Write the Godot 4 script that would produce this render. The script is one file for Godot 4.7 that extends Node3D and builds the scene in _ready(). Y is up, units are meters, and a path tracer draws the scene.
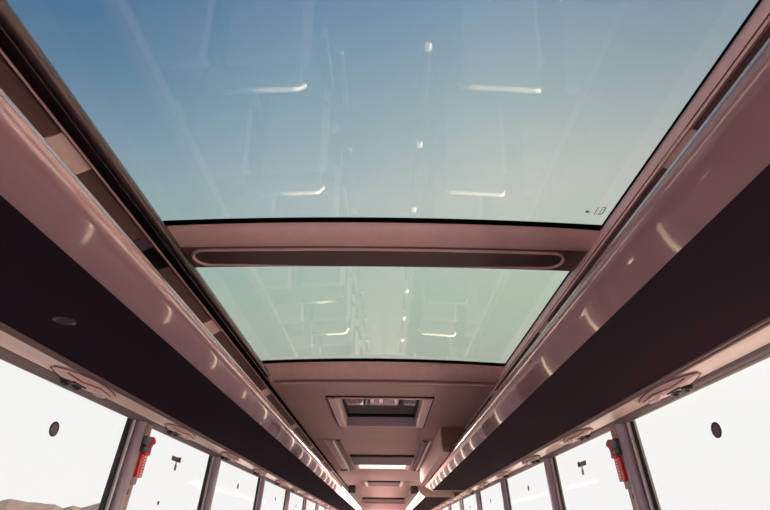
extends Node3D
# Interior of a touring coach, looking up and back at two tinted roof panes between the luggage racks.
# x to the right, y up, the aisle runs along -z. Heights in the builders are given above eye level (EYE), depths as metres ahead of the eye.

const EYE := 1.30
const FRONT := -2.6
const REAR := 13.6

var mats := {}
var used := {}
var rng := RandomNumberGenerator.new()


# ---------------------------------------------------------------- helpers
func P(x: float, h: float, d: float) -> Vector3:
	return Vector3(x, h + EYE, -d)


func numbered(n: String) -> String:
	if not used.has(n):
		used[n] = 0
		return n
	used[n] += 1
	return "%s_%03d" % [n, used[n]]


func new_st() -> SurfaceTool:
	var st := SurfaceTool.new()
	st.begin(Mesh.PRIMITIVE_TRIANGLES)
	return st


func obj(called: String, st: SurfaceTool, m: Material, parent: Node3D) -> MeshInstance3D:
	var o := MeshInstance3D.new()
	o.name = called
	o.mesh = st.commit()
	o.material_override = null
	for i in o.mesh.get_surface_count():
		o.mesh.surface_set_material(i, m)
	parent.add_child(o, true)
	return o


func thing(called: String, label: String, category: String, at: Vector3, group := "", kind := "") -> Node3D:
	var o := Node3D.new()
	o.name = numbered(called)
	add_child(o)
	o.position = at
	meta(o, label, category, group, kind)
	return o


func meta(o: Node, label: String, category: String, group := "", kind := "") -> void:
	if label: o.set_meta("label", label)
	if category: o.set_meta("category", category)
	if group: o.set_meta("group", group)
	if kind: o.set_meta("kind", kind)


func tri(st: SurfaceTool, a: Vector3, b: Vector3, c: Vector3, na: Vector3, nb: Vector3, nc: Vector3) -> void:
	var n := (c - a).cross(b - a)
	if n.dot(na + nb + nc) < 0.0:
		var t := b; b = c; c = t
		t = nb; nb = nc; nc = t
	st.set_normal(na); st.add_vertex(a)
	st.set_normal(nb); st.add_vertex(b)
	st.set_normal(nc); st.add_vertex(c)


func quad(st: SurfaceTool, a: Vector3, b: Vector3, c: Vector3, d: Vector3, n: Vector3) -> void:
	tri(st, a, b, c, n, n, n)
	tri(st, a, c, d, n, n, n)


# A closed outline in a frame's x and y, carried along the frames; corners sharper than 40 degrees stay sharp.
func sweep(st: SurfaceTool, pts: PackedVector2Array, frames: Array, caps := true) -> void:
	var n := pts.size()
	var area := 0.0
	for i in n:
		area += pts[i].cross(pts[(i + 1) % n])
	var sgn := 1.0 if area > 0.0 else -1.0
	var en := PackedVector2Array()
	for i in n:
		var e := (pts[(i + 1) % n] - pts[i]).normalized()
		en.append(Vector2(e.y, -e.x) * sgn)
	for i in n:
		var j := (i + 1) % n
		var before := en[(i + n - 1) % n]
		var after := en[j]
		var n0 := (en[i] + before).normalized() if en[i].dot(before) > 0.766 else en[i]
		var n1 := (en[i] + after).normalized() if en[i].dot(after) > 0.766 else en[i]
		for k in frames.size() - 1:
			var f: Transform3D = frames[k]
			var g: Transform3D = frames[k + 1]
			var a := f * Vector3(pts[i].x, pts[i].y, 0)
			var b := f * Vector3(pts[j].x, pts[j].y, 0)
			var c := g * Vector3(pts[j].x, pts[j].y, 0)
			var d := g * Vector3(pts[i].x, pts[i].y, 0)
			var na := (f.basis * Vector3(n0.x, n0.y, 0)).normalized()
			var nb := (f.basis * Vector3(n1.x, n1.y, 0)).normalized()
			var nc := (g.basis * Vector3(n1.x, n1.y, 0)).normalized()
			var nd := (g.basis * Vector3(n0.x, n0.y, 0)).normalized()
			tri(st, a, b, c, na, nb, nc)
			tri(st, a, c, d, na, nc, nd)
	if caps:
		var idx := Geometry2D.triangulate_polygon(pts)
		for e in 2:
			var f: Transform3D = frames[0] if e == 0 else frames[-1]
			var o: Transform3D = frames[1] if e == 0 else frames[-2]
			var cn := (f.origin - o.origin).normalized()
			for t in range(0, idx.size(), 3):
				tri(st, f * Vector3(pts[idx[t]].x, pts[idx[t]].y, 0), f * Vector3(pts[idx[t + 1]].x, pts[idx[t + 1]].y, 0), f * Vector3(pts[idx[t + 2]].x, pts[idx[t + 2]].y, 0), cn, cn, cn)


# profile of (x, height) run along the aisle from depth d0 to d1
func along(st: SurfaceTool, prof: Array, d0: float, d1: float, side := 1.0, step := 3.0) -> void:
	var pts := PackedVector2Array()
	for p in prof:
		pts.append(Vector2(p[0] * side, p[1]))
	var n := maxi(1, int(ceil((d1 - d0) / step)))
	var fr := []
	for i in n + 1:
		fr.append(Transform3D(Basis(), Vector3(0, EYE, -lerpf(d0, d1, float(i) / n))))
	sweep(st, pts, fr)


# profile of (depth, height) run across the coach from x0 to x1, bowed up by `bow` at the middle of +-0.68
func across(st: SurfaceTool, prof: Array, x0: float, x1: float, bow := 0.0, n := 1) -> void:
	var pts := PackedVector2Array()
	for p in prof:
		pts.append(Vector2(p[0], p[1]))
	var fr := []
	for i in n + 1:
		var x := lerpf(x0, x1, float(i) / n)
		fr.append(Transform3D(Basis(Vector3(0, 0, -1), Vector3(0, 1, 0), Vector3(1, 0, 0)), Vector3(x, EYE + camber(x, bow), 0)))
	sweep(st, pts, fr)


func camber(x: float, bow: float) -> float:
	return bow * (1.0 - (x / 0.68) * (x / 0.68))


func box(st: SurfaceTool, c: Vector3, s: Vector3, bev := 0.0, basis := Basis()) -> void:
	var h := s * 0.5
	bev = minf(bev, minf(h.x, minf(h.y, h.z)) * 0.9)
	for ax in 3:
		var u := (ax + 1) % 3
		var v := (ax + 2) % 3
		for sg in [-1.0, 1.0]:
			var q := []
			for k in [[-1, -1], [1, -1], [1, 1], [-1, 1]]:
				var p := Vector3()
				p[ax] = h[ax] * sg
				p[u] = (h[u] - bev) * k[0]
				p[v] = (h[v] - bev) * k[1]
				q.append(c + basis * p)
			var n := Vector3()
			n[ax] = sg
			quad(st, q[0], q[1], q[2], q[3], basis * n)
	if bev <= 0.0:
		return
	for ax in 3:
		var u := (ax + 1) % 3
		var v := (ax + 2) % 3
		for su in [-1.0, 1.0]:
			for sv in [-1.0, 1.0]:
				var q := []
				for k in [[-1, 0], [1, 0], [1, 1], [-1, 1]]:
					var p := Vector3()
					p[ax] = (h[ax] - bev) * k[0]
					p[u] = (h[u] - (bev if k[1] == 1 else 0.0)) * su
					p[v] = (h[v] - (0.0 if k[1] == 1 else bev)) * sv
					q.append(c + basis * p)
				var n := Vector3()
				n[u] = su
				n[v] = sv
				quad(st, q[0], q[1], q[2], q[3], (basis * n).normalized())
	for sx in [-1.0, 1.0]:
		for sy in [-1.0, 1.0]:
			for sz in [-1.0, 1.0]:
				var sg := Vector3(sx, sy, sz)
				var a := c + basis * (Vector3(h.x, h.y - bev, h.z - bev) * sg)
				var b := c + basis * (Vector3(h.x - bev, h.y, h.z - bev) * sg)
				var d := c + basis * (Vector3(h.x - bev, h.y - bev, h.z) * sg)
				var n := (basis * sg).normalized()
				tri(st, a, b, d, n, n, n)


# outline of (radius, height) turned round the frame's y axis; sx, sz stretch it into an oval
func lathe(st: SurfaceTool, prof: Array, f: Transform3D, seg := 20, sx := 1.0, sz := 1.0) -> void:
	for i in prof.size() - 1:
		var e := Vector2(prof[i + 1][0] - prof[i][0], prof[i + 1][1] - prof[i][1]).normalized()
		var nn := Vector2(e.y, -e.x)
		for k in seg:
			var q := []
			var nr := []
			for w in [[i, k], [i + 1, k], [i + 1, k + 1], [i, k + 1]]:
				var a: float = TAU * w[1] / seg
				q.append(f * Vector3(prof[w[0]][0] * cos(a) * sx, prof[w[0]][1], prof[w[0]][0] * sin(a) * sz))
				nr.append((f.basis * Vector3(nn.x * cos(a) / sx, nn.y, nn.x * sin(a) / sz)).normalized())
			if prof[i + 1][0] > 0.00001:
				tri(st, q[0], q[1], q[2], nr[0], nr[1], nr[2])
			if prof[i][0] > 0.00001:
				tri(st, q[0], q[2], q[3], nr[0], nr[2], nr[3])


func rounded(w: float, h: float, r: float, seg := 5) -> PackedVector2Array:
	var out := PackedVector2Array()
	for c in [[1, 1, 0], [-1, 1, 1], [-1, -1, 2], [1, -1, 3]]:
		for i in seg + 1:
			var a: float = (c[2] + float(i) / seg) * PI / 2
			out.append(Vector2(c[0] * (w / 2 - r) + r * cos(a), c[1] * (h / 2 - r) + r * sin(a)))
	return out


func tube(st: SurfaceTool, path: Array, r: float, seg := 8) -> void:
	var pts := PackedVector2Array()
	for i in seg:
		pts.append(Vector2(cos(TAU * i / seg), sin(TAU * i / seg)) * r)
	var fr := []
	var up := Vector3(0.13, 0.97, 0.21).normalized()
	for i in path.size():
		var a: Vector3 = path[maxi(0, i - 1)]
		var b: Vector3 = path[mini(path.size() - 1, i + 1)]
		var z := (b - a).normalized()
		var x := up.cross(z).normalized()
		fr.append(Transform3D(Basis(x, z.cross(x), z), path[i]))
	sweep(st, pts, fr)


# ---------------------------------------------------------------- materials
func grain(freq: float, low: Color, high: Color, size := 256, octaves := 4) -> NoiseTexture2D:
	var t := NoiseTexture2D.new()
	t.width = size
	t.height = size
	t.seamless = true
	var n := FastNoiseLite.new()
	n.seed = 11
	n.frequency = freq
	n.fractal_octaves = octaves
	t.noise = n
	var g := Gradient.new()
	g.set_color(0, low)
	g.set_color(1, high)
	t.color_ramp = g
	return t


func mat(called: String, c: Color, rough: float, metal := 0.0, spec := 0.5) -> StandardMaterial3D:
	var m := StandardMaterial3D.new()
	m.resource_name = called
	m.albedo_color = c
	m.roughness = rough
	m.metallic = metal
	m.metallic_specular = spec
	mats[called] = m
	return m


func grained(m: StandardMaterial3D, t: Texture2D, scale: float) -> void:
	m.albedo_texture = t
	m.uv1_triplanar = true
	m.uv1_world_triplanar = true
	m.uv1_scale = Vector3.ONE * scale


func make_materials() -> void:
	var fine := grain(0.12, Color(0.86, 0.86, 0.86), Color(1, 1, 1))
	var soft := grain(0.03, Color(0.93, 0.93, 0.93), Color(1, 1, 1))
	var weave := grain(0.35, Color(0.72, 0.72, 0.72), Color(1, 1, 1), 256, 2)
	var gloss := mat("rose grey lacquer", Color(0.60, 0.465, 0.49), 0.12)
	gloss.clearcoat_enabled = true
	gloss.clearcoat = 1.0
	gloss.clearcoat_roughness = 0.03
	var lining := mat("rose grey lining", Color(0.89, 0.72, 0.735), 0.45)
	grained(lining, soft, 2.0)
	var roof := mat("rose grey roof board", Color(0.85, 0.70, 0.685), 0.75)
	grained(roof, fine, 3.0)
	mat("umber plastic", Color(0.44, 0.325, 0.32), 0.55)
	mat("umber shade plastic", Color(0.34, 0.255, 0.25), 0.5)
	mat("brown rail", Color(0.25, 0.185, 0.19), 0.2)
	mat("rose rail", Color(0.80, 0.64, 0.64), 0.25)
	mat("dark umber plastic", Color(0.21, 0.155, 0.15), 0.5)
	mat("black brown rail", Color(0.16, 0.11, 0.12), 0.22)
	var cloth := mat("aubergine cloth", Color(0.20, 0.135, 0.185), 0.95, 0.0, 0.15)
	grained(cloth, weave, 9.0)
	mat("beige plastic", Color(0.94, 0.85, 0.81), 0.2)
	mat("light rose plastic", Color(0.90, 0.75, 0.75), 0.4)
	mat("window header", Color(0.47, 0.41, 0.41), 0.5)
	mat("lavender metal", Color(0.66, 0.59, 0.66), 0.3)
	mat("pale strip", Color(0.85, 0.80, 0.83), 0.3)
	mat("mushroom plastic", Color(0.64, 0.54, 0.51), 0.5)
	mat("black rubber", Color(0.035, 0.03, 0.035), 0.6)
	mat("satin trim", Color(0.76, 0.70, 0.71), 0.3, 0.75)
	mat("tan board", Color(0.52, 0.38, 0.32), 0.6)
	mat("plum plastic", Color(0.36, 0.27, 0.33), 0.5)
	mat("black print", Color(0.02, 0.02, 0.022), 0.9, 0.0, 0.15)
	mat("dark grey plastic", Color(0.20, 0.19, 0.21), 0.45)
	mat("grey plastic", Color(0.40, 0.38, 0.42), 0.45)
	mat("black plastic", Color(0.05, 0.045, 0.05), 0.4)
	mat("red plastic", Color(0.88, 0.14, 0.19), 0.4)
	mat("white plastic", Color(0.93, 0.92, 0.90), 0.45)
	mat("chrome", Color(0.85, 0.84, 0.84), 0.15, 1.0)
	mat("clear lens", Color(0.80, 0.78, 0.76), 0.12)
	mat("dark glass", Color(0.06, 0.06, 0.075), 0.05, 0.0, 0.7)
	mat("stamp ink", Color(0.28, 0.30, 0.29), 0.7)
	mat("dot brown", Color(0.48, 0.38, 0.39), 0.6)
	mat("seat cloth", Color(0.24, 0.21, 0.27), 0.95)
	mat("headrest leather", Color(0.92, 0.89, 0.85), 0.3)
	mat("floor vinyl", Color(0.64, 0.59, 0.61), 0.5)
	var earth := mat("pale yard", Color(0.76, 0.75, 0.75), 0.95)
	grained(earth, grain(0.02, Color(0.8, 0.8, 0.8), Color(1, 1, 1)), 0.05)
	var hill := mat("dry hill", Color(0.27, 0.225, 0.225), 1.0)
	grained(hill, grain(0.04, Color(0.62, 0.60, 0.58), Color(1, 1, 1)), 0.012)
	# panes
	var tint := mat("green tinted glass", Color(TINT.x, TINT.y, TINT.z).linear_to_srgb(), 0.0)
	tint.transparency = BaseMaterial3D.TRANSPARENCY_ALPHA
	tint.albedo_color.a = 0.02
	tint.refraction_enabled = true
	tint.refraction_scale = 0.05
	var pane := mat("clear window glass", Color(0.9, 0.93, 0.92, 0.03), 0.0, 0.0, 0.05)
	pane.transparency = BaseMaterial3D.TRANSPARENCY_ALPHA
	# lamps
	var lamp := mat("lit diffuser", Color(0.95, 0.93, 0.9), 0.4)
	lamp.emission_enabled = true
	lamp.emission = Color(1.0, 0.93, 0.88)
	lamp.emission_energy_multiplier = 1.3


# ---------------------------------------------------------------- camera, sky, light
const TINT := Vector3(0.66, 0.72, 0.63)
const SKY_GAIN := 1.0


func sky_color(e: float, az: float) -> Color:
	var stops := [[0.0, 0.96, 0.95, 0.94], [14.0, 0.95, 0.95, 0.93], [24.0, 0.75, 0.88, 0.81], [37.0, 0.76, 0.81, 0.90], [46.0, 0.52, 0.65, 0.80], [58.0, 0.275, 0.43, 0.71], [90.0, 0.17, 0.31, 0.58]]
	var i := 0
	while i < stops.size() - 2 and e > stops[i + 1][0]:
		i += 1
	var t := clampf((e - stops[i][0]) / (stops[i + 1][0] - stops[i][0]), 0.0, 1.0)
	var c := Color(lerpf(stops[i][1], stops[i + 1][1], t), lerpf(stops[i][2], stops[i + 1][2], t), lerpf(stops[i][3], stops[i + 1][3], t))
	# clearer and bluer away from the sun, which stands to the right
	var s := sin(az) * smoothstep(8.0, 45.0, e)
	var away := smoothstep(0.2, 1.0, absf(az)) * smoothstep(16.0, 46.0, e)
	c.r *= (1.0 + 0.70 * s) * (1.0 - 0.52 * away)
	c.g *= (1.0 + 0.40 * s) * (1.0 - 0.42 * away)
	c.b *= (1.0 + 0.15 * s) * (1.0 - 0.25 * away)
	return c


func camera_and_light() -> void:
	var cam := Camera3D.new()
	cam.name = "camera"
	cam.fov = 2.0 * rad_to_deg(atan(255.0 / 474.5))
	cam.near = 0.02
	cam.far = 2000.0
	add_child(cam)
	var b := Basis(Vector3.UP, 0.0064) * Basis(Vector3.RIGHT, 0.534) * Basis(Vector3.BACK, 0.012)
	cam.transform = Transform3D(b, Vector3(0.041, EYE, 0))
	cam.current = true

	var im := Image.create(512, 256, false, Image.FORMAT_RGBF)
	for y in 256:
		var e := 90.0 - (y + 0.5) / 256.0 * 180.0
		for x in 512:
			var az := ((x + 0.5) / 512.0 - 0.5) * TAU
			im.set_pixel(x, y, sky_color(maxf(e, 0.0), wrapf(az + PI, -PI, PI)))
	var sm := PanoramaSkyMaterial.new()
	sm.panorama = ImageTexture.create_from_image(im)
	sm.energy_multiplier = SKY_GAIN
	var sky := Sky.new()
	sky.sky_material = sm
	var env := Environment.new()
	env.background_mode = Environment.BG_SKY
	env.sky = sky
	env.tonemap_mode = Environment.TONE_MAPPER_LINEAR
	env.tonemap_exposure = 1.0
	env.sdfgi_enabled = true
	env.ssao_enabled = true
	env.ssil_enabled = true
	var we := WorldEnvironment.new()
	we.name = "surroundings"
	we.environment = env
	add_child(we)

	var sun := DirectionalLight3D.new()
	sun.name = "sun"
	sun.light_energy = 12.0
	sun.light_color = Color(1.0, 0.90, 0.80)
	sun.light_angular_distance = 0.6
	sun.shadow_enabled = true
	add_child(sun)
	var e := deg_to_rad(17.3)
	var az := deg_to_rad(100.0)
	sun.look_at_from_position(Vector3.ZERO, -Vector3(cos(e) * sin(az), sin(e), -cos(e) * cos(az)))


func _ready() -> void:
	rng.seed = 5
	make_materials()
	camera_and_light()
	build_shell()
	build_roof()
	build_rails()
	for s in [-1.0, 1.0]:
		build_side(s)
	build_racks()
	build_rear_ceiling()
	build_service_units()
	build_window_marks()
	build_hammers()
	build_seats()
	build_outside()


# ---------------------------------------------------------------- shell
func build_shell() -> void:
	var st := new_st()
	box(st, P(0, -1.33, (FRONT + REAR) / 2), Vector3(2.5, 0.06, REAR - FRONT))
	var o := obj("floor", st, mats["floor vinyl"], self)
	meta(o, "mushroom grey vinyl floor of the coach under the seats", "floor", "", "structure")
	st = new_st()
	box(st, P(0, -0.24, REAR + 0.04), Vector3(2.5, 2.2, 0.08))
	o = obj("wall_rear", st, mats["rose grey lining"], self)
	meta(o, "plain beige rear end wall of the coach", "wall", "", "structure")
	# the front end with its windscreen
	var w := thing("wall_front", "front end wall of the coach around the windscreen", "wall", P(0, 0, FRONT), "", "structure")
	st = new_st()
	box(st, Vector3(0, -0.98, 0.04), Vector3(2.5, 0.7, 0.08))
	obj("dash_panel", st, mats["umber plastic"], w)
	st = new_st()
	box(st, Vector3(0, 0.68, 0.04), Vector3(2.5, 0.36, 0.08))
	obj("header", st, mats["rose grey lining"], w)
	st = new_st()
	box(st, Vector3(0, -0.065, 0.04), Vector3(2.5, 1.13, 0.008))
	obj("windscreen", st, mats["clear window glass"], w)


# ---------------------------------------------------------------- roof: tinted panes, beams, linings
const BOW := 0.021


func pane_shape(x0: float, x1: float, d0: float, d1: float) -> SurfaceTool:
	var st := new_st()
	var n := 16
	var pts := PackedVector2Array()
	for i in n + 1:
		var x := lerpf(x0, x1, float(i) / n)
		pts.append(Vector2(x, 0.801 + camber(x, BOW)))
	for i in n + 1:
		var x := lerpf(x1, x0, float(i) / n)
		pts.append(Vector2(x, 0.807 + camber(x, BOW)))
	sweep(st, pts, [Transform3D(Basis(), Vector3(0, EYE, -d0)), Transform3D(Basis(), Vector3(0, EYE, -d1))])
	return st


func build_roof() -> void:
	for g in [["large tinted glass roof pane filling the top of the picture", FRONT + 0.3, 1.216], ["shorter tinted glass roof pane behind the cross beam", 1.32, 2.56]]:
		var w := thing("window_%d" % window_count, g[0], "roof window", Vector3.ZERO, "", "structure")
		window_count += 1
		var d0: float = g[1]
		var d1: float = g[2]
		var back := 0.048 if d1 < 2.0 else 0.075
		obj("pane", pane_shape(-0.70, 0.70, d0, d1), mats["green tinted glass"], w)
		# printed black edge, a thin band bonded to the underside of the pane
		var st := new_st()
		across(st, [[d1 - back, 0.7985], [d1, 0.7985], [d1, 0.8005], [d1 - back, 0.8005]], -0.695, 0.695, BOW, 16)
		across(st, [[d0, 0.7985], [d0 + 0.026, 0.7985], [d0 + 0.026, 0.8005], [d0, 0.8005]], -0.695, 0.695, BOW, 16)
		for s in [-1.0, 1.0]:
			along(st, [[0.676, 0.7985], [0.70, 0.7985], [0.70, 0.8005], [0.676, 0.8005]], d0, d1, s)
		obj("black_border", st, mats["black print"], w)
	# glass maker's stamp in the far right corner of the large pane
	var big := get_node("window_1")
	var st2 := new_st()
	var hh := 0.7995
	for k in [[0.6085, 1.100, 0.014, 0.003, 40.0], [0.6085, 1.100, 0.012, 0.003, -40.0]]:
		box(st2, P(k[0], hh, k[1]), Vector3(k[2], 0.001, k[3]), 0.0, Basis(Vector3.UP, deg_to_rad(k[4])))
	for k in 4:
		box(st2, P(0.632, hh, 1.083 + 0.0085 * k), Vector3(0.0022, 0.001, 0.006))
	box(st2, P(0.654, hh, 1.096), Vector3(0.0018, 0.001, 0.030))
	box(st2, P(0.648, hh, 1.080), Vector3(0.011, 0.001, 0.0018))
	box(st2, P(0.647, hh, 1.112), Vector3(0.012, 0.001, 0.0018))
	for k in 3:
		box(st2, P(0.646, hh, 1.089 + 0.008 * k), Vector3(0.006, 0.001, 0.0014))
	obj("stamp", st2, mats["stamp ink"], big)

	# the cross beam between the panes
	var b := thing("trim_1", "rose coloured cross beam with brown slotted underside between the two roof panes", "beam", Vector3.ZERO, "", "structure")
	var st := new_st()
	across(st, [[1.192, 0.802], [1.203, 0.788], [1.222, 0.776], [1.246, 0.769], [1.262, 0.766], [1.268, 0.769], [1.268, 0.815], [1.192, 0.815]], -0.70, 0.70, 0.012, 16)
	obj("face", st, mats["rose grey lining"], b)
	st = new_st()
	across(st, [[1.268, 0.7705], [1.398, 0.7705], [1.407, 0.774], [1.412, 0.80], [1.412, 0.815], [1.268, 0.815]], -0.70, 0.665, 0.012, 16)
	obj("underside", st, mats["umber plastic"], b)
	# stadium shaped bead round the slot, a raised lip below the underside
	st = new_st()
	var ring := []
	var x0 := -0.590
	var x1 := 0.610
	var rr := 0.048
	var dm := 1.335
	for i in 13:
		var a := PI / 2 + PI * i / 12.0
		ring.append(Vector2(x0 + rr + rr * cos(a), dm - rr * sin(a)))
	for i in 13:
		var a := -PI / 2 + PI * i / 12.0
		ring.append(Vector2(x1 - rr + rr * cos(a), dm - rr * sin(a)))
	var path := []
	for q in ring.size() + 2:
		var p0: Vector2 = ring[q % ring.size()]
		var p1: Vector2 = ring[(q + 1) % ring.size()]
		for k in 8:
			var p := p0.lerp(p1, k / 8.0)
			path.append(P(p.x, 0.769 + camber(p.x, 0.012), p.y))
			if p0.distance_to(p1) < 0.05:
				break
	tube(st, path, 0.0058, 8)
	obj("slot_bead", st, mats["rose grey lining"], b)
	st = new_st()
	var pl := PackedVector2Array()
	for p in ring:
		pl.append(p)
	var idx := Geometry2D.triangulate_polygon(pl)
	for t in range(0, idx.size(), 3):
		var v := []
		for k in 3:
			var p: Vector2 = pl[idx[t + k]]
			v.append(P(p.x, 0.770 + camber(p.x, 0.012), p.y))
		tri(st, v[0], v[1], v[2], Vector3.DOWN, Vector3.DOWN, Vector3.DOWN)
	obj("slot_plate", st, mats["umber shade plastic"], b)

	# the frame behind the second pane
	var f := thing("trim_2", "rose coloured roof frame with a rounded lip behind the shorter pane", "roof frame", Vector3.ZERO, "", "structure")
	st = new_st()
	across(st, [[2.532, 0.802], [2.545, 0.785], [2.585, 0.757], [2.62, 0.746], [2.648, 0.742], [2.655, 0.747], [2.655, 0.82], [2.532, 0.82]], -0.70, 0.70, 0.012, 16)
	obj("face", st, mats["rose grey lining"], f)
	st = new_st()
	path = []
	for i in 21:
		var x := lerpf(-0.56, 0.60, i / 20.0)
		path.append(P(x, 0.741 + camber(x, 0.008), 2.70))
	tube(st, path, 0.008, 10)
	obj("lip", st, mats["rose grey lining"], f)
	# front end of the roof, behind the viewer
	var fr := thing("trim_3", "rose coloured roof frame at the front end of the coach", "roof frame", Vector3.ZERO, "", "structure")
	st = new_st()
	across(st, [[FRONT, 0.74], [FRONT + 0.33, 0.76], [FRONT + 0.33, 0.82], [FRONT, 0.84]], -0.72, 0.72)
	obj("face", st, mats["rose grey lining"], fr)


func build_rails() -> void:
	var r := thing("trim_4", "rose grey grooved roof lining along the right edge of the roof panes", "roof lining", Vector3.ZERO, "", "structure")
	var st := new_st()
	along(st, [[0.682, 0.800], [0.675, 0.786], [0.669, 0.770], [0.665, 0.754], [0.664, 0.744], [0.665, 0.738], [0.672, 0.738], [0.72, 0.80]], FRONT, REAR)
	obj("lining", st, mats["rose grey lining"], r)
	st = new_st()
	along(st, [[0.6645, 0.7385], [0.6655, 0.7345], [0.6675, 0.7345], [0.6685, 0.7385]], FRONT, REAR)
	along(st, [[0.6690, 0.7385], [0.670, 0.7355], [0.6725, 0.7355], [0.6735, 0.7385]], FRONT, REAR)
	obj("groove_bead", st, mats["rose grey lining"], r)
	var l := thing("trim_5", "dark glossy brown roof rail along the left edge of the roof panes", "roof rail", Vector3.ZERO, "", "structure")
	st = new_st()
	var body := [[0.640, 0.803], [0.628, 0.790], [0.622, 0.745], [0.624, 0.740], [0.640, 0.738], [0.650, 0.739], [0.652, 0.746], [0.70, 0.746], [0.70, 0.803]]
	var nose := [[0.633, 0.803], [0.627, 0.797], [0.617, 0.785], [0.607, 0.772], [0.601, 0.762], [0.602, 0.753], [0.607, 0.746], [0.614, 0.743], [0.6215, 0.744], [0.627, 0.790], [0.639, 0.803]]
	along(st, body, FRONT, REAR, -1.0)
	obj("rail", st, mats["black brown rail"], l)
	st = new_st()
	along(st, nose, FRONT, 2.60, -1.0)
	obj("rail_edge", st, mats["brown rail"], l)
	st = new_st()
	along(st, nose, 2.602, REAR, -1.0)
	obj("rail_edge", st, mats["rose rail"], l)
	st = new_st()
	along(st, [[0.6515, 0.745], [0.6525, 0.7385], [0.655, 0.7368], [0.6575, 0.7385], [0.659, 0.741], [0.663, 0.7425], [0.675, 0.747]], FRONT, REAR, -1.0)
	obj("bead", st, mats["rose grey lining"], l)


# ---------------------------------------------------------------- side walls, windows, pillars
# [near edge, far edge] of each window pillar
const PILLARS := {-1.0: [[-0.75, -0.55], [0.72, 0.92], [2.30, 2.50], [3.50, 3.70], [4.96, 5.16], [6.40, 6.60], [7.85, 8.05], [9.3, 9.5], [10.75, 10.95], [12.2, 12.4]],
	1.0: [[-0.82, -0.62], [0.65, 0.85], [2.235, 2.435], [3.40, 3.60], [4.85, 5.05], [6.29, 6.49], [7.75, 7.95], [9.2, 9.4], [10.65, 10.85], [12.1, 12.3]]}
const LEAN := 0.0446
var window_count := 1


func wx(h: float) -> float:
	return 1.157 + LEAN * (0.458 - h)


func build_side(s: float) -> void:
	var word := "left" if s < 0 else "right"
	var wall := thing("wall_" + word, word + " side wall of the coach with window pillars and brown header", "wall", Vector3.ZERO, "", "structure")
	var st := new_st()
	along(st, [[1.116, 0.4765], [1.122, 0.469], [1.137, 0.4635], [1.139, 0.4665], [1.142, 0.4625], [1.155, 0.4585], [1.158, 0.459], [1.164, 0.478], [1.166, 0.488], [1.12, 0.488]], FRONT, REAR, s)
	obj("header", st, mats["window header"], wall)
	st = new_st()
	along(st, [[1.18, -0.46], [1.25, -0.46], [1.25, -1.33], [1.18, -1.33]], FRONT, REAR, s)
	obj("sill_panel", st, mats["seat cloth"], wall)
	for p in PILLARS[s]:
		var d0: float = p[0]
		var d1: float = p[1]
		var pil := Node3D.new()
		pil.name = "pillar"
		wall.add_child(pil, true)
		var bits := [
			["seal", "black rubber", [[-0.004, 0.002], [0.02, 0.002], [0.02, 0.05], [-0.02, 0.05]], 0.0, 0.030],
			["bright_strip", "pale strip", [], 0.030, 0.044],
			["inner_seal", "umber shade plastic", [], 0.044, 0.066],
			["tube", "lavender metal", [], 0.066, 0.128],
			["cover_plate", "mushroom plastic", [], 0.128, 0.20]]
		for b in bits:
			st = new_st()
			var a: float = d0 + b[3]
			var z: float = d0 + b[4]
			var out: Array
			if b[0] == "tube":
				out = []
				for i in 11:
					var t := PI * i / 10.0
					out.append([-0.002 - 0.034 * sin(t), lerpf(a, z, 0.5 - 0.5 * cos(t))])
				out.append([0.014, z])
				out.append([0.014, a])
			else:
				var lift: float = {"seal": 0.0, "bright_strip": -0.010, "inner_seal": -0.002, "cover_plate": -0.012}[b[0]]
				out = [[lift + 0.004, a], [lift, a + 0.004], [lift, z - 0.004], [lift + 0.004, z], [0.014, z], [0.014, a]]
			var pts := PackedVector2Array()
			for q in out:
				pts.append(Vector2(q[0] * s, -q[1]))
			var fr := []
			for h in [0.462, -0.47]:
				fr.append(Transform3D(Basis(Vector3.RIGHT, Vector3.BACK, Vector3.UP), Vector3(wx(h) * s, h + EYE, 0)))
			sweep(st, pts, fr)
			obj(b[0], st, mats[b[1]], pil)
		st = new_st()
		lathe(st, [[0.011, 0.0], [0.011, 0.006], [0.008, 0.009], [0.0, 0.009]], Transform3D(Basis(Vector3.BACK, -PI / 2 * -s), Vector3((wx(0.162) - 0.012) * s, 0.162 + EYE, -(d0 + 0.15))), 14)
		obj("cap", st, mats["grey plastic"], pil)
	# panes between the pillars
	var edges := [FRONT]
	for p in PILLARS[s]:
		edges.append(p[0]); edges.append(p[1])
	edges.append(REAR)
	for i in range(0, edges.size(), 2):
		var a: float = edges[i] - 0.01
		var z: float = edges[i + 1] + 0.01
		var ordinal: String = ["at the very front, behind the viewer", "level with the viewer", "with the nearest big round dot" , "just past the first pillar, with the hammer sign", "second past the first pillar", "third past the first pillar", "fourth past the first pillar", "fifth past the first pillar", "sixth past the first pillar", "seventh past the first pillar", "last before the rear wall"][i / 2]
		var w := thing("window_%d" % window_count, "clear side window on the %s, %s" % [word, ordinal], "window", Vector3.ZERO, "%s side windows" % word, "structure")
		window_count += 1
		st = new_st()
		var m := (a + z) / 2
		box(st, P((wx(0.0) + 0.012) * s, 0.0, m), Vector3(0.006, 0.952, z - a), 0.0, Basis(Vector3.BACK, -s * -atan(LEAN)))
		obj("pane", st, mats["clear window glass"], w)


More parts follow.
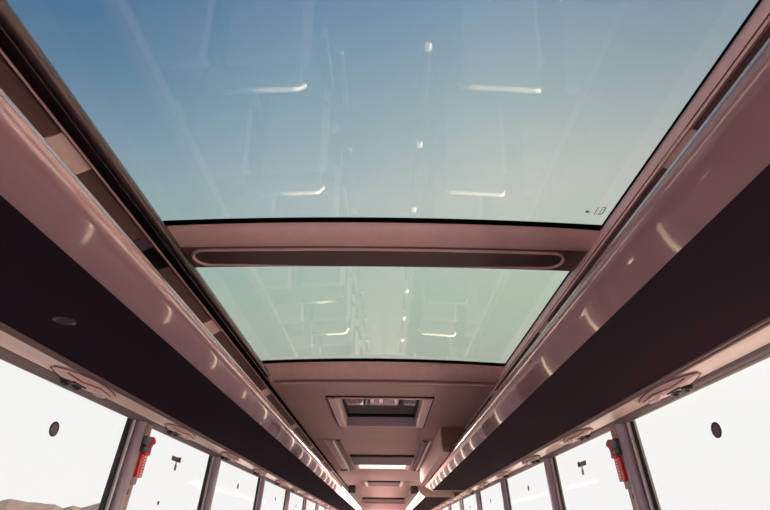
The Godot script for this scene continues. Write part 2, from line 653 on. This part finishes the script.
# ---------------------------------------------------------------- luggage racks
const LIP := [[0.6290, 0.5000], [0.6148, 0.5069], [0.6007, 0.5142], [0.5869, 0.5219], [0.5734, 0.5300], [0.5600, 0.5385], [0.5544, 0.5427], [0.5500, 0.5480], [0.5470, 0.5543], [0.5457, 0.5611], [0.5461, 0.5680], [0.5481, 0.5746], [0.5518, 0.5806], [0.5568, 0.5854], [0.5628, 0.5888], [0.5695, 0.5907], [0.5764, 0.5909], [0.5832, 0.5893], [0.6050, 0.5720], [0.6320, 0.5350], [0.6320, 0.5130]]


func rack(s: float, d0: float, d1: float, lit0: float, label: String) -> Node3D:
	var r := thing("luggage_rack", label, "luggage rack", Vector3.ZERO, "overhead luggage racks")
	var st := new_st()
	if lit0 > d0:
		along(st, LIP, d0, minf(lit0, d1), s, 0.5)
		obj("front_panel", st, mats["rose grey lacquer"], r)
		var edge := []
		for k in 9:
			var a := deg_to_rad(lerpf(170.0, 126.0, k / 8.0))
			edge.append([0.5736 + 0.0287 * cos(a), 0.563 + 0.0287 * sin(a)])
		for k in 9:
			var a := deg_to_rad(lerpf(126.0, 170.0, k / 8.0))
			edge.append([0.5736 + 0.0270 * cos(a), 0.563 + 0.0270 * sin(a)])
		st = new_st()
		along(st, edge, d0, minf(lit0, d1), s, 0.5)
		obj("edge_trim", st, mats["satin trim"], r)
	if lit0 < d1:
		st = new_st()
		along(st, LIP, lit0, d1, s)
		obj("light_strip", st, mats["lit diffuser"], r)
		var l := AreaLight3D.new()
		l.name = "strip_light"
		l.area_size = Vector2(d1 - lit0, 0.085)
		l.light_energy = 7.5
		l.light_color = Color(1.0, 0.9, 0.84)
		l.shadow_enabled = true
		l.set("area_range", 20.0)
		r.add_child(l)
		l.look_at_from_position(P(0.586 * s, 0.514, (lit0 + d1) / 2), P(0.586 * s - 0.545 * s, 0.514 - 0.84, (lit0 + d1) / 2))
	st = new_st()
	along(st, [[0.630, 0.5005], [1.033, 0.5005], [1.033, 0.513], [0.632, 0.513]], d0, d1, s)
	obj("underside", st, mats["aubergine cloth"], r)
	st = new_st()
	along(st, [[1.0335, 0.5005], [1.037, 0.496], [1.046, 0.4955], [1.049, 0.4915], [1.056, 0.4905], [1.059, 0.495], [1.059, 0.513], [1.0335, 0.513]], d0, d1, s)
	obj("ledge", st, mats["umber plastic"], r)
	return r


func bracket_shape(s: float, d0: float, d1: float) -> SurfaceTool:
	var st := new_st()
	along(st, [[0.662, 0.7405], [0.672, 0.7335], [0.700, 0.7175], [0.75, 0.690], [0.80, 0.664], [0.806, 0.674], [0.70, 0.727], [0.672, 0.742]], d0, d1, s)
	return st


func build_racks() -> void:
	var l := rack(-1.0, FRONT, 13.3, 7.13, "long overhead luggage rack with dark cloth underside along the left windows")
	var r := rack(1.0, FRONT, 6.70, 99.0, "overhead luggage rack with dark cloth underside along the right windows, ending before the rear")
	var r2 := rack(1.0, 7.85, 13.0, 7.85, "short rear luggage rack at far right with glowing white front")
	for s in [-1.0, 1.0]:
		var root: Node3D = l if s < 0 else r
		var d := -1.28
		while d < (7.2 if s < 0 else 6.5):
			var near: float = d - (0.034 if s < 0 else 0.062)
			obj("bracket", bracket_shape(s, near, near + 0.117), mats["light rose plastic"], root)
			d += 1.03
		# roof of the rack
		var rc := thing("trim_%d" % (6 if s < 0 else 7), "brown %s roof cove above the luggage rack" % ("left" if s < 0 else "right"), "roof cove", Vector3.ZERO, "", "structure")
		var st := new_st()
		along(st, [[0.662, 0.7425], [0.700, 0.7243], [0.80, 0.676], [0.95, 0.60], [1.122, 0.515], [1.122, 0.487], [1.165, 0.487], [1.25, 0.54], [1.25, 0.68], [1.10, 0.82], [0.712, 0.835], [0.702, 0.80]], FRONT, REAR, s)
		obj("cove", st, mats["umber plastic"], rc)
	var bs := new_st()
	along(bs, [[0.660, 0.7405], [0.700, 0.7185], [0.80, 0.664], [0.806, 0.674], [0.70, 0.727], [0.672, 0.742]], 1.16, 1.215, -1.0)
	obj("catch_plate", bs, mats["plum plastic"], l)
	bs = new_st()
	along(bs, [[0.662, 0.741], [0.700, 0.7215], [0.80, 0.667], [0.806, 0.674], [0.70, 0.727], [0.672, 0.742]], 1.215, 1.335, -1.0)
	obj("catch_gap", bs, mats["black plastic"], l)
	# the small round vent in the left underside
	var st := new_st()
	var f := Transform3D(Basis(), P(-0.845, 0.5005, 1.215))
	lathe(st, [[0.029, 0.0], [0.029, -0.003], [0.025, -0.005], [0.021, -0.003], [0.020, 0.0]], f, 24)
	obj("vent_ring", st, mats["dark umber plastic"], l)
	st = new_st()
	for k in 4:
		box(st, P(-0.845, 0.499, 1.203 + 0.008 * k), Vector3(0.034, 0.003, 0.003))
	obj("vent_slats", st, mats["black brown rail"], l)
	st = new_st()
	lathe(st, [[0.020, -0.0005], [0.0, -0.0005]], f, 24)
	obj("vent_back", st, mats["black plastic"], l)
	# end caps
	st = new_st()
	along(st, [[0.629, 0.498], [0.55, 0.545], [0.543, 0.565], [0.553, 0.582], [0.575, 0.582], [0.64, 0.535], [1.056, 0.52], [1.058, 0.489], [1.033, 0.498]], 6.70, 6.73, 1.0)
	obj("end_cap", st, mats["light rose plastic"], r)
	st = new_st()
	along(st, [[0.629, 0.496], [0.55, 0.545], [0.545, 0.575], [0.56, 0.62], [0.70, 0.68], [1.0, 0.66], [1.06, 0.60], [1.058, 0.489], [1.033, 0.498]], 7.80, 7.85, 1.0)
	obj("end_cap", st, mats["mushroom plastic"], r2)


# ---------------------------------------------------------------- ceiling behind the panes
func slab(st: SurfaceTool, x0: float, x1: float, d0: float, d1: float) -> void:
	box(st, P((x0 + x1) / 2, 0.755, (d0 + d1) / 2), Vector3(x1 - x0, 0.03, d1 - d0), 0.003)


func build_rear_ceiling() -> void:
	var c := thing("ceiling", "rose grey boarded ceiling of the rear half of the coach", "ceiling", Vector3.ZERO, "", "structure")
	var cuts := [2.705, 4.50, 6.70, 8.98, 11.3, REAR]
	for i in cuts.size() - 1:
		var st := new_st()
		var a: float = cuts[i] + 0.003
		var z: float = cuts[i + 1] - 0.003
		if i == 0:
			slab(st, -0.70, -0.325, a, z)
			slab(st, 0.33, 0.70, a, z)
			slab(st, -0.325, 0.33, a, 2.975)
			slab(st, -0.325, 0.33, 3.885, z)
		else:
			slab(st, -0.70, 0.70, a, z)
		obj("board", st, mats["rose grey roof board"], c)
	var st := new_st()
	box(st, P(0, 0.83, (2.61 + REAR) / 2), Vector3(1.5, 0.03, REAR - 2.61))
	obj("outer_skin", st, mats["umber plastic"], c)

	# escape hatch
	var h := thing("roof_hatch", "escape hatch with pale frame and dark glossy lid in the ceiling", "hatch", P(0.0025, 0.74, 3.43))
	st = new_st()
	for s in [-1.0, 1.0]:
		box(st, Vector3(0.300 * s, -0.006, 0), Vector3(0.055, 0.014, 0.91), 0.004)
	box(st, Vector3(0, -0.006, 0.4475), Vector3(0.66, 0.014, 0.015), 0.004)
	box(st, Vector3(0, -0.006, -0.4475), Vector3(0.66, 0.014, 0.015), 0.004)
	obj("frame", st, mats["light rose plastic"], h)
	st = new_st()
	for s in [-1.0, 1.0]:
		box(st, Vector3(0.332 * s, -0.002, 0), Vector3(0.008, 0.012, 0.93))
	box(st, Vector3(0, -0.002, 0.461), Vector3(0.67, 0.012, 0.010))
	obj("gasket", st, mats["black rubber"], h)
	st = new_st()
	box(st, Vector3(0, 0.035, -0.432), Vector3(0.56, 0.075, 0.012), 0.002)
	obj("far_wall", st, mats["lavender metal"], h)
	st = new_st()
	for s in [-1.0, 1.0]:
		box(st, Vector3(0.274 * s, 0.035, 0), Vector3(0.012, 0.075, 0.88), 0.002)
	box(st, Vector3(0, 0.035, 0.436), Vector3(0.56, 0.075, 0.012), 0.002)
	obj("side_wall", st, mats["light rose plastic"], h)
	st = new_st()
	box(st, Vector3(0, 0.078, 0), Vector3(0.56, 0.012, 0.89), 0.002)
	obj("lid", st, mats["dark glass"], h)
	st = new_st()
	for s in [-1.0, 1.0]:
		box(st, Vector3(0.258 * s, 0.066, 0), Vector3(0.016, 0.012, 0.85), 0.002)
	box(st, Vector3(0, 0.066, -0.420), Vector3(0.53, 0.012, 0.012), 0.002)
	obj("lid_seal", st, mats["black rubber"], h)
	# hinge bar and the red and chrome opening gear under the lid
	st = new_st()
	box(st, Vector3(-0.19, 0.066, 0.12), Vector3(0.05, 0.012, 0.10), 0.003)
	obj("red_handle", st, mats["red plastic"], h)
	for x in [-0.06, 0.0, 0.11]:
		st = new_st()
		box(st, Vector3(x, 0.066, 0.10), Vector3(0.035, 0.012, 0.14), 0.004)
		obj("latch", st, mats["chrome"], h)
	st = new_st()
	box(st, Vector3(0.19, 0.066, 0.13), Vector3(0.09, 0.008, 0.02), 0.003)
	obj("latch_bar", st, mats["chrome"], h)

	# ceiling lamp
	var cl := thing("ceiling_light", "ceiling lamp with a wide brown housing and a lit white panel", "lamp", P(0.0, 0.74, 5.95))
	st = new_st()
	box(st, Vector3(0, -0.012, 0.2), Vector3(0.68, 0.026, 0.66), 0.008)
	obj("housing", st, mats["dark umber plastic"], cl)
	st = new_st()
	for s in [-1.0, 1.0]:
		box(st, Vector3(0.305 * s, -0.012, -0.33), Vector3(0.05, 0.026, 0.39), 0.008)
	box(st, Vector3(0, -0.012, -0.53), Vector3(0.66, 0.026, 0.02), 0.006)
	obj("frame", st, mats["light rose plastic"], cl)
	st = new_st()
	box(st, Vector3(0, -0.010, -0.325), Vector3(0.555, 0.018, 0.38), 0.002)
	obj("diffuser", st, mats["lit diffuser"], cl)
	var al := AreaLight3D.new()
	al.name = "lamp_light"
	al.area_size = Vector2(0.55, 0.38)
	al.light_energy = 3.0
	al.light_color = Color(1.0, 0.9, 0.84)
	al.shadow_enabled = true
	cl.add_child(al)
	al.position = Vector3(0, -0.03, -0.325)
	al.rotation = Vector3(-PI / 2, 0, 0)

	# long side vents either side of the lamp
	for s in [-1.0, 1.0]:
		var v := thing("ceiling_vent", "long %s ceiling vent with dark frame beside the ceiling lamp" % ("left" if s < 0 else "right"), "vent", P(0.508 * s, 0.74, 5.62), "long ceiling vents")
		st = new_st()
		box(st, Vector3(-0.03 * s, -0.004, 0), Vector3(0.09, 0.010, 2.15), 0.003)
		obj("grille", st, mats["light rose plastic"], v)
		st = new_st()
		box(st, Vector3(-0.042 * s + 0.075 * s * -1.0, -0.006, 0), Vector3(0.035, 0.014, 2.2), 0.003)
		obj("frame", st, mats["umber shade plastic"], v)
		st = new_st()
		box(st, Vector3(0.03 * -s, -0.012, -1.09), Vector3(0.13, 0.02, 0.02), 0.003)
		obj("end_bar", st, mats["umber shade plastic"], v)
		st = new_st()
		box(st, Vector3(-0.075 * s * -1.0 * -1.0, -0.018, 0), Vector3(0.012, 0.03, 2.2), 0.003)
		obj("bright_edge", st, mats["white plastic"], v)
	# air outlet slot further back
	var ao := thing("air_outlet", "dark slot air outlet with white ends in the far ceiling", "vent", P(0.01, 0.738, 8.55))
	st = new_st()
	box(st, Vector3(0, -0.010, 0), Vector3(0.52, 0.022, 0.66), 0.004)
	obj("slot", st, mats["black plastic"], ao)
	for s in [-1.0, 1.0]:
		st = new_st()
		box(st, Vector3(0.285 * s, -0.012, 0), Vector3(0.045, 0.028, 0.72), 0.006)
		obj("end_piece", st, mats["white plastic"], ao)
	# rear header
	var rh := thing("rear_header", "brown header box across the rear end of the ceiling", "header", P(0.03, 0.715, 12.75))
	st = new_st()
	box(st, Vector3(0, 0.005, 0), Vector3(1.08, 0.045, 1.5), 0.008)
	obj("box_panel", st, mats["dark umber plastic"], rh)

	# boxed air duct at the right, above the rack
	var bx := thing("air_duct_box", "tan boxed air duct hanging from the ceiling at right", "duct", P(0.57, 0.74, 5.0))
	st = new_st()
	along_local(st, [[-0.105, 0.0], [-0.108, -0.06], [-0.102, -0.15], [-0.092, -0.183], [-0.040, -0.193], [-0.036, -0.14], [0.09, -0.12], [0.09, 0.0]], -1.10, 1.45)
	obj("casing", st, mats["rose grey roof board"], bx)
	st = new_st()
	along_local(st, [[-0.096, -0.004], [-0.098, -0.06], [-0.093, -0.15], [-0.084, -0.178], [-0.042, -0.187], [-0.040, -0.136], [0.085, -0.116], [0.085, -0.004]], -1.106, -1.10)
	obj("end_panel", st, mats["tan board"], bx)
	st = new_st()
	box(st, Vector3(-0.075, -0.025, 1.107), Vector3(0.010, 0.006, 0.004))
	obj("clip", st, mats["umber plastic"], bx)
	for s in [-1.0, 1.0]:
		var eb := thing("end_duct", "dark brown ceiling duct end near the rear %s rack" % ("left" if s < 0 else "right"), "duct", P(0.53 * s, 0.70, 10.5), "rear duct ends")
		st = new_st()
		box(st, Vector3(0, -0.02, 0), Vector3(0.13, 0.12, 2.9), 0.02)
		obj("casing", st, mats["dark umber plastic"], eb)


# profile of (x, y) about the thing's own origin, from local depth d0 to d1
func along_local(st: SurfaceTool, prof: Array, d0: float, d1: float) -> void:
	var pts := PackedVector2Array()
	for p in prof:
		pts.append(Vector2(p[0], p[1]))
	sweep(st, pts, [Transform3D(Basis(), Vector3(0, 0, -d0)), Transform3D(Basis(), Vector3(0, 0, -d1))])


# ---------------------------------------------------------------- service channel and reading light units
func build_service_units() -> void:
	var starts := {-1.0: [], 1.0: []}
	for s in [-1.0, 1.0]:
		var word := "left" if s < 0 else "right"
		var ch := thing("service_channel", "beige strip between rack and windows on the %s" % word, "channel", Vector3.ZERO, "beige service strips")
		var st := new_st()
		along(st, [[1.0595, 0.4945], [1.070, 0.490], [1.085, 0.4865], [1.100, 0.483], [1.110, 0.4795], [1.1155, 0.4770], [1.119, 0.478], [1.119, 0.50], [1.0595, 0.50]], FRONT, 13.2, s)
		obj("channel", st, mats["beige plastic"], ch)
		for k in range(-1, 12):
			var d: float = 1.58 + 0.965 * k
			if d > 12.6:
				continue
			var place: String = ["out of sight beside the viewer", "nearest in view", "second from the viewer", "third from the viewer", "fourth from the viewer", "fifth from the viewer", "sixth from the viewer", "seventh from the viewer", "eighth from the viewer", "ninth from the viewer", "tenth from the viewer", "eleventh from the viewer", "twelfth from the viewer"][k + 1]
			if k == -1:
				continue
			service_unit(s, d, "reading light and air nozzle unit under the %s rack, %s" % [word, place], k < 6)


func service_unit(s: float, d: float, label: String, full: bool) -> void:
	var u := thing("service_unit", label, "reading light", P(1.090 * s, 0.482, d + 0.21), "reading light units")
	# local: x outward (towards the window), y up, -z along the aisle; the strip slopes down outward
	var tilt := Basis(Vector3.BACK, -0.27 * s)
	var st := new_st()
	# lens shaped body: pointed at both ends, bulging down
	var n := 16
	var sec := 7
	var grid := []
	for i in n + 1:
		var t := float(i) / n
		var w := 0.034 * pow(sin(PI * clampf(t, 0.02, 0.98)), 0.6)
		var row := []
		for j in sec + 1:
			var q := -1.0 + 2.0 * j / sec
			row.append(tilt * Vector3(q * w * s, -0.002 - 0.016 * (1.0 - q * q) * pow(sin(PI * clampf(t, 0.02, 0.98)), 0.7), -(t - 0.5) * 0.42))
		grid.append(row)
	for i in n:
		for j in sec:
			var a: Vector3 = grid[i][j]
			var b: Vector3 = grid[i + 1][j]
			var c: Vector3 = grid[i + 1][j + 1]
			var e: Vector3 = grid[i][j + 1]
			var nn := (b - a).cross(e - a).normalized()
			if nn.y > 0: nn = -nn
			quad(st, a, b, c, e, nn)
	obj("body", st, mats["light rose plastic"], u)
	# rim round it
	st = new_st()
	var path := []
	for i in 2 * n + 1:
		var t := float(i) / n if i <= n else 2.0 - float(i) / n
		var w := 0.036 * pow(sin(PI * clampf(t, 0.012, 0.988)), 0.6)
		path.append(tilt * Vector3(w * s * (1.0 if i <= n else -1.0), -0.001, -(t - 0.5) * 0.434))
	tube(st, path, 0.0022, 6)
	obj("rim", st, mats["umber plastic"], u)
	if not full:
		return
	for k in 2:
		# reading lamp: long oval bezel and lens
		st = new_st()
		var f := Transform3D(tilt, tilt * Vector3((-0.012 + 0.020 * k) * s, -0.0165 + 0.003 * k, -0.055 - 0.050 * k))
		lathe(st, [[0.020, 0.004], [0.020, -0.002], [0.016, -0.005], [0.013, -0.003]], f, 18, 0.55, 2.2)
		var bz := obj("lamp_bezel", st, mats["light rose plastic"], u)
		st = new_st()
		lathe(st, [[0.0135, -0.003], [0.008, -0.0005], [0.0, 0.0]], f, 18, 0.55, 2.2)
		obj("lens", st, mats["clear lens"], bz)
		# air nozzle
		st = new_st()
		f = Transform3D(tilt, tilt * Vector3((0.024 - 0.006 * k) * s, -0.012, 0.095 - 0.065 * k))
		lathe(st, [[0.017, 0.006], [0.017, -0.004], [0.013, -0.010], [0.010, -0.010], [0.006, -0.004], [0.0, -0.003]], f, 14, 1.0, 1.25)
		obj("air_nozzle", st, mats["black plastic"], u)
	st = new_st()
	box(st, tilt * Vector3(0.004 * s, -0.016, 0.045), Vector3(0.012, 0.008, 0.09), 0.003, tilt)
	obj("button_bar", st, mats["dark grey plastic"], u)
	st = new_st()
	tube(st, [tilt * Vector3(-0.020 * s, -0.011, 0.16), tilt * Vector3(-0.016 * s, -0.0165, 0.06), tilt * Vector3(-0.024 * s, -0.0115, -0.05), tilt * Vector3(-0.010 * s, -0.0125, -0.16)], 0.002, 6)
	obj("crease", st, mats["umber plastic"], u)


# ---------------------------------------------------------------- marks on the windows
func build_window_marks() -> void:
	for s in [-1.0, 1.0]:
		var word := "left" if s < 0 else "right"
		var spots := [[1.812 if s < 0 else 1.70, 0.322, 0.026, "big round brown break point dot on the nearest %s window"], [4.31 if s < 0 else 4.16, 0.335, 0.020, "small round break point dot on the %s window past the second pillar"], [5.85 if s < 0 else 5.72, 0.335, 0.020, "tiny round break point dot on the %s window past the third pillar"], [7.25 if s < 0 else 7.15, 0.335, 0.020, "tiniest round break point dot on the %s window past the fourth pillar"]]
		if s < 0:
			spots.append([2.866, 0.138, 0.010, "tiny brown dot low on the %s window with the hammer sign"])
		for q in spots:
			var t := thing("window_dot", q[3] % word, "dot sticker", P((wx(q[1]) + 0.007) * s, q[1], q[0]), "round window dots")
			var b := Basis(Vector3.BACK, PI / 2 * s)
			var st := new_st()
			var r: float = q[2]
			lathe(st, [[r, 0.0], [r, 0.002], [r * 0.8, 0.003], [r * 0.8, 0.0]], Transform3D(b, Vector3.ZERO), 24)
			obj("rim", st, mats["black plastic"], t)
			st = new_st()
			lathe(st, [[r * 0.82, 0.0], [r * 0.82, 0.0015], [0.0, 0.0015]], Transform3D(b, Vector3.ZERO), 24)
			obj("face", st, mats["dot brown"], t)
		# the hammer sign on the second window
		var sg := thing("hammer_sign", "dark hammer shaped sign stuck to the %s window past the first pillar" % word, "sticker", P((wx(0.366) + 0.007) * s, 0.366, 2.955), "hammer signs")
		var st := new_st()
		box(st, Vector3(-0.001 * s, 0, 0), Vector3(0.003, 0.024, 0.13), 0.001)
		box(st, Vector3(-0.001 * s, 0.004, -0.05), Vector3(0.003, 0.026, 0.03), 0.001)
		obj("hammer_head", st, mats["dot brown"], sg)
		st = new_st()
		box(st, Vector3(-0.001 * s, -0.020, -0.008), Vector3(0.003, 0.02, 0.012), 0.001)
		box(st, Vector3(-0.001 * s, -0.042, -0.010), Vector3(0.003, 0.03, 0.026), 0.001)
		obj("handle", st, mats["dot brown" if s < 0 else "black plastic"], sg)


# ---------------------------------------------------------------- emergency hammers on the first pillars
func build_hammers() -> void:
	for s in [-1.0, 1.0]:
		var word := "left" if s < 0 else "right"
		var d: float = 2.30 if s < 0 else 2.235
		var h := thing("emergency_hammer", "red emergency hammer in a grey holder on the first %s pillar" % word, "hammer", P((wx(0.33) - 0.016) * s, 0.33, d + 0.17), "emergency hammers")
		var lean := Basis(Vector3.BACK, s * atan(LEAN))
		var st := new_st()
		box(st, lean * Vector3(-0.002 * s, 0, 0.0), Vector3(0.006, 0.27, 0.06), 0.002, lean)
		obj("base_plate", st, mats["mushroom plastic"], h)
		st = new_st()
		box(st, lean * Vector3(-0.016 * s, 0.055, 0.008), Vector3(0.030, 0.045, 0.062), 0.008, lean)
		box(st, lean * Vector3(-0.018 * s, 0.020, 0.010), Vector3(0.034, 0.030, 0.058), 0.008, lean)
		obj("holder", st, mats["grey plastic"], h)
		# hooked head of the hammer, sticking out past the pillar towards the rear
		st = new_st()
		var pts := PackedVector2Array([Vector2(0.02, 0.075), Vector2(-0.035, 0.082), Vector2(-0.062, 0.070), Vector2(-0.066, 0.056), Vector2(-0.045, 0.046), Vector2(-0.036, 0.030), Vector2(-0.036, -0.004), Vector2(0.02, -0.004)])
		var f0 := Transform3D(Basis(Vector3.BACK, Vector3.UP, Vector3.RIGHT * s), Vector3(-0.030 * s, 0, 0))
		var f1 := Transform3D(Basis(Vector3.BACK, Vector3.UP, Vector3.RIGHT * s), Vector3(-0.006 * s, 0, 0))
		sweep(st, pts, [f0, f1])
		obj("hammer_head", st, mats["red plastic"], h)
		st = new_st()
		box(st, lean * Vector3(-0.010 * s, -0.047, -0.012), Vector3(0.016, 0.112, 0.062), 0.003, lean)
		obj("red_plate", st, mats["red plastic"], h)
		for k in 9:
			st = new_st()
			box(st, lean * Vector3(-0.0185 * s, -0.097 + 0.0122 * k, -0.018), Vector3(0.004, 0.0075, 0.016), 0.0005, lean)
			obj("white_tooth", st, mats["white plastic"], h)


# ---------------------------------------------------------------- seats (seen only as glints in the roof panes and the lacquered racks)
func seat_pair(s: float) -> Node3D:
	var t := thing("double_seat", "dark cloth double coach seat with pale headrest tops", "seat", Vector3.ZERO, "double coach seats")
	for c in [0.49, 0.90]:
		var x: float = (c - 0.70) * s
		var st := new_st()
		box(st, Vector3(x, 0.44, 0.24), Vector3(0.39, 0.12, 0.46), 0.03)
		obj("cushion", st, mats["seat cloth"], t)
		st = new_st()
		box(st, Vector3(x, 0.77, 0.0), Vector3(0.37, 0.66, 0.10), 0.035, Basis(Vector3.RIGHT, -0.16))
		obj("backrest", st, mats["seat cloth"], t)
		st = new_st()
		var fr := []
		for k in 2:
			fr.append(Transform3D(Basis(Vector3.BACK, Vector3.UP, Vector3.RIGHT), Vector3(x + (0.155 if k else -0.155), 1.145, -0.065)))
		sweep(st, rounded(0.075, 0.13, 0.035), fr)
		obj("headrest", st, mats["seat cloth"], t)
	var hs := new_st()
	tube(hs, [Vector3(-0.375 * s, 1.16, -0.10), Vector3(-0.36 * s, 1.208, -0.075), Vector3(-0.33 * s, 1.222, -0.065), Vector3(-0.08 * s, 1.222, -0.065), Vector3(-0.055 * s, 1.208, -0.075), Vector3(-0.045 * s, 1.16, -0.10)], 0.012, 10)
	obj("grab_handle", hs, mats["headrest leather"], t)
	for x in [-0.485, 0.0, 0.42]:
		var st := new_st()
		box(st, Vector3(x * s, 0.66, 0.235), Vector3(0.045, 0.035, 0.43), 0.012)
		var ar := obj("armrest", st, mats["dark grey plastic"], t)
		if x < -0.1:
			st = new_st()
			box(st, Vector3(x * s, 0.66, 0.47), Vector3(0.046, 0.04, 0.05), 0.012)
			obj("tip", st, mats["white plastic"], ar)
	for x in [-0.30, 0.30]:
		var st := new_st()
		box(st, Vector3(x * s, 0.19, 0.20), Vector3(0.05, 0.38, 0.28), 0.01)
		obj("leg", st, mats["dark grey plastic"], t)
	return t


func build_seats() -> void:
	var place := ["beside the viewer", "first ahead of the viewer", "second ahead of the viewer", "third ahead of the viewer", "fourth ahead of the viewer", "fifth ahead of the viewer", "sixth ahead of the viewer", "seventh ahead of the viewer", "eighth ahead of the viewer", "ninth ahead of the viewer", "tenth ahead of the viewer", "eleventh ahead of the viewer", "twelfth ahead of the viewer", "thirteenth ahead of the viewer", "fourteenth ahead of the viewer", "last before the rear wall"]
	for s in [-1.0, 1.0]:
		var proto: Node3D
		for k in 16:
			var o: Node3D
			if k == 0:
				proto = seat_pair(s)
				o = proto
			else:
				o = proto.duplicate()
				o.name = numbered("double_seat")
				add_child(o)
			o.position = P(0.70 * s, -EYE, 0.685 + 0.745 * k + (0.02 if s < 0 else 0.0) - 0.065)
			o.set_meta("label", "dark double seat with pale headrests, %s row, %s" % ["left" if s < 0 else "right", place[k]])


# ---------------------------------------------------------------- outside
func build_outside() -> void:
	var st := new_st()
	box(st, Vector3(0, -1.35, 0), Vector3(1600, 0.2, 1600))
	var g := obj("ground", st, mats["pale yard"], self)
	meta(g, "pale open ground outside the coach", "ground", "", "structure")
	# dry hills on the left
	var noise := FastNoiseLite.new()
	noise.seed = 4
	noise.frequency = 0.9
	noise.fractal_octaves = 5
	st = new_st()
	var cols := 160
	var rows := 10
	var grid := []
	for i in cols + 1:
		var az := deg_to_rad(lerpf(-120.0, -6.0, float(i) / cols))
		var crest := 1.98 + 0.75 * noise.get_noise_1d(rad_to_deg(az) * 0.22) + 0.22 * noise.get_noise_1d(rad_to_deg(az) * 1.6 + 40.0)
		crest *= smoothstep(-14.0, -29.0, rad_to_deg(az))
		var row := []
		for j in rows + 1:
			var t := float(j) / rows
			var r := lerpf(240.0, 420.0, t)
			var top := 300.0 * tan(deg_to_rad(maxf(crest, 0.0))) + 2.5
			var hh := -1.3 + (top + 1.3) * sin(PI * 0.5 * clampf(t / 0.34, 0.0, 1.0)) * (1.0 if t < 0.34 else cos((t - 0.34) / 0.66 * PI * 0.5))
			hh += 0.8 * noise.get_noise_2d(az * 60.0, t * 9.0) * t
			row.append(Vector3(r * sin(az), hh, -r * cos(az)))
		grid.append(row)
	for i in cols:
		for j in rows:
			var a: Vector3 = grid[i][j]
			var b: Vector3 = grid[i + 1][j]
			var c: Vector3 = grid[i + 1][j + 1]
			var d: Vector3 = grid[i][j + 1]
			var n := (b - a).cross(d - a).normalized()
			if n.y < 0: n = -n
			quad(st, a, b, c, d, n)
	var o := obj("hill", st, mats["dry hill"], self)
	meta(o, "low dry brown hills on the horizon seen through the nearest left window", "hill")
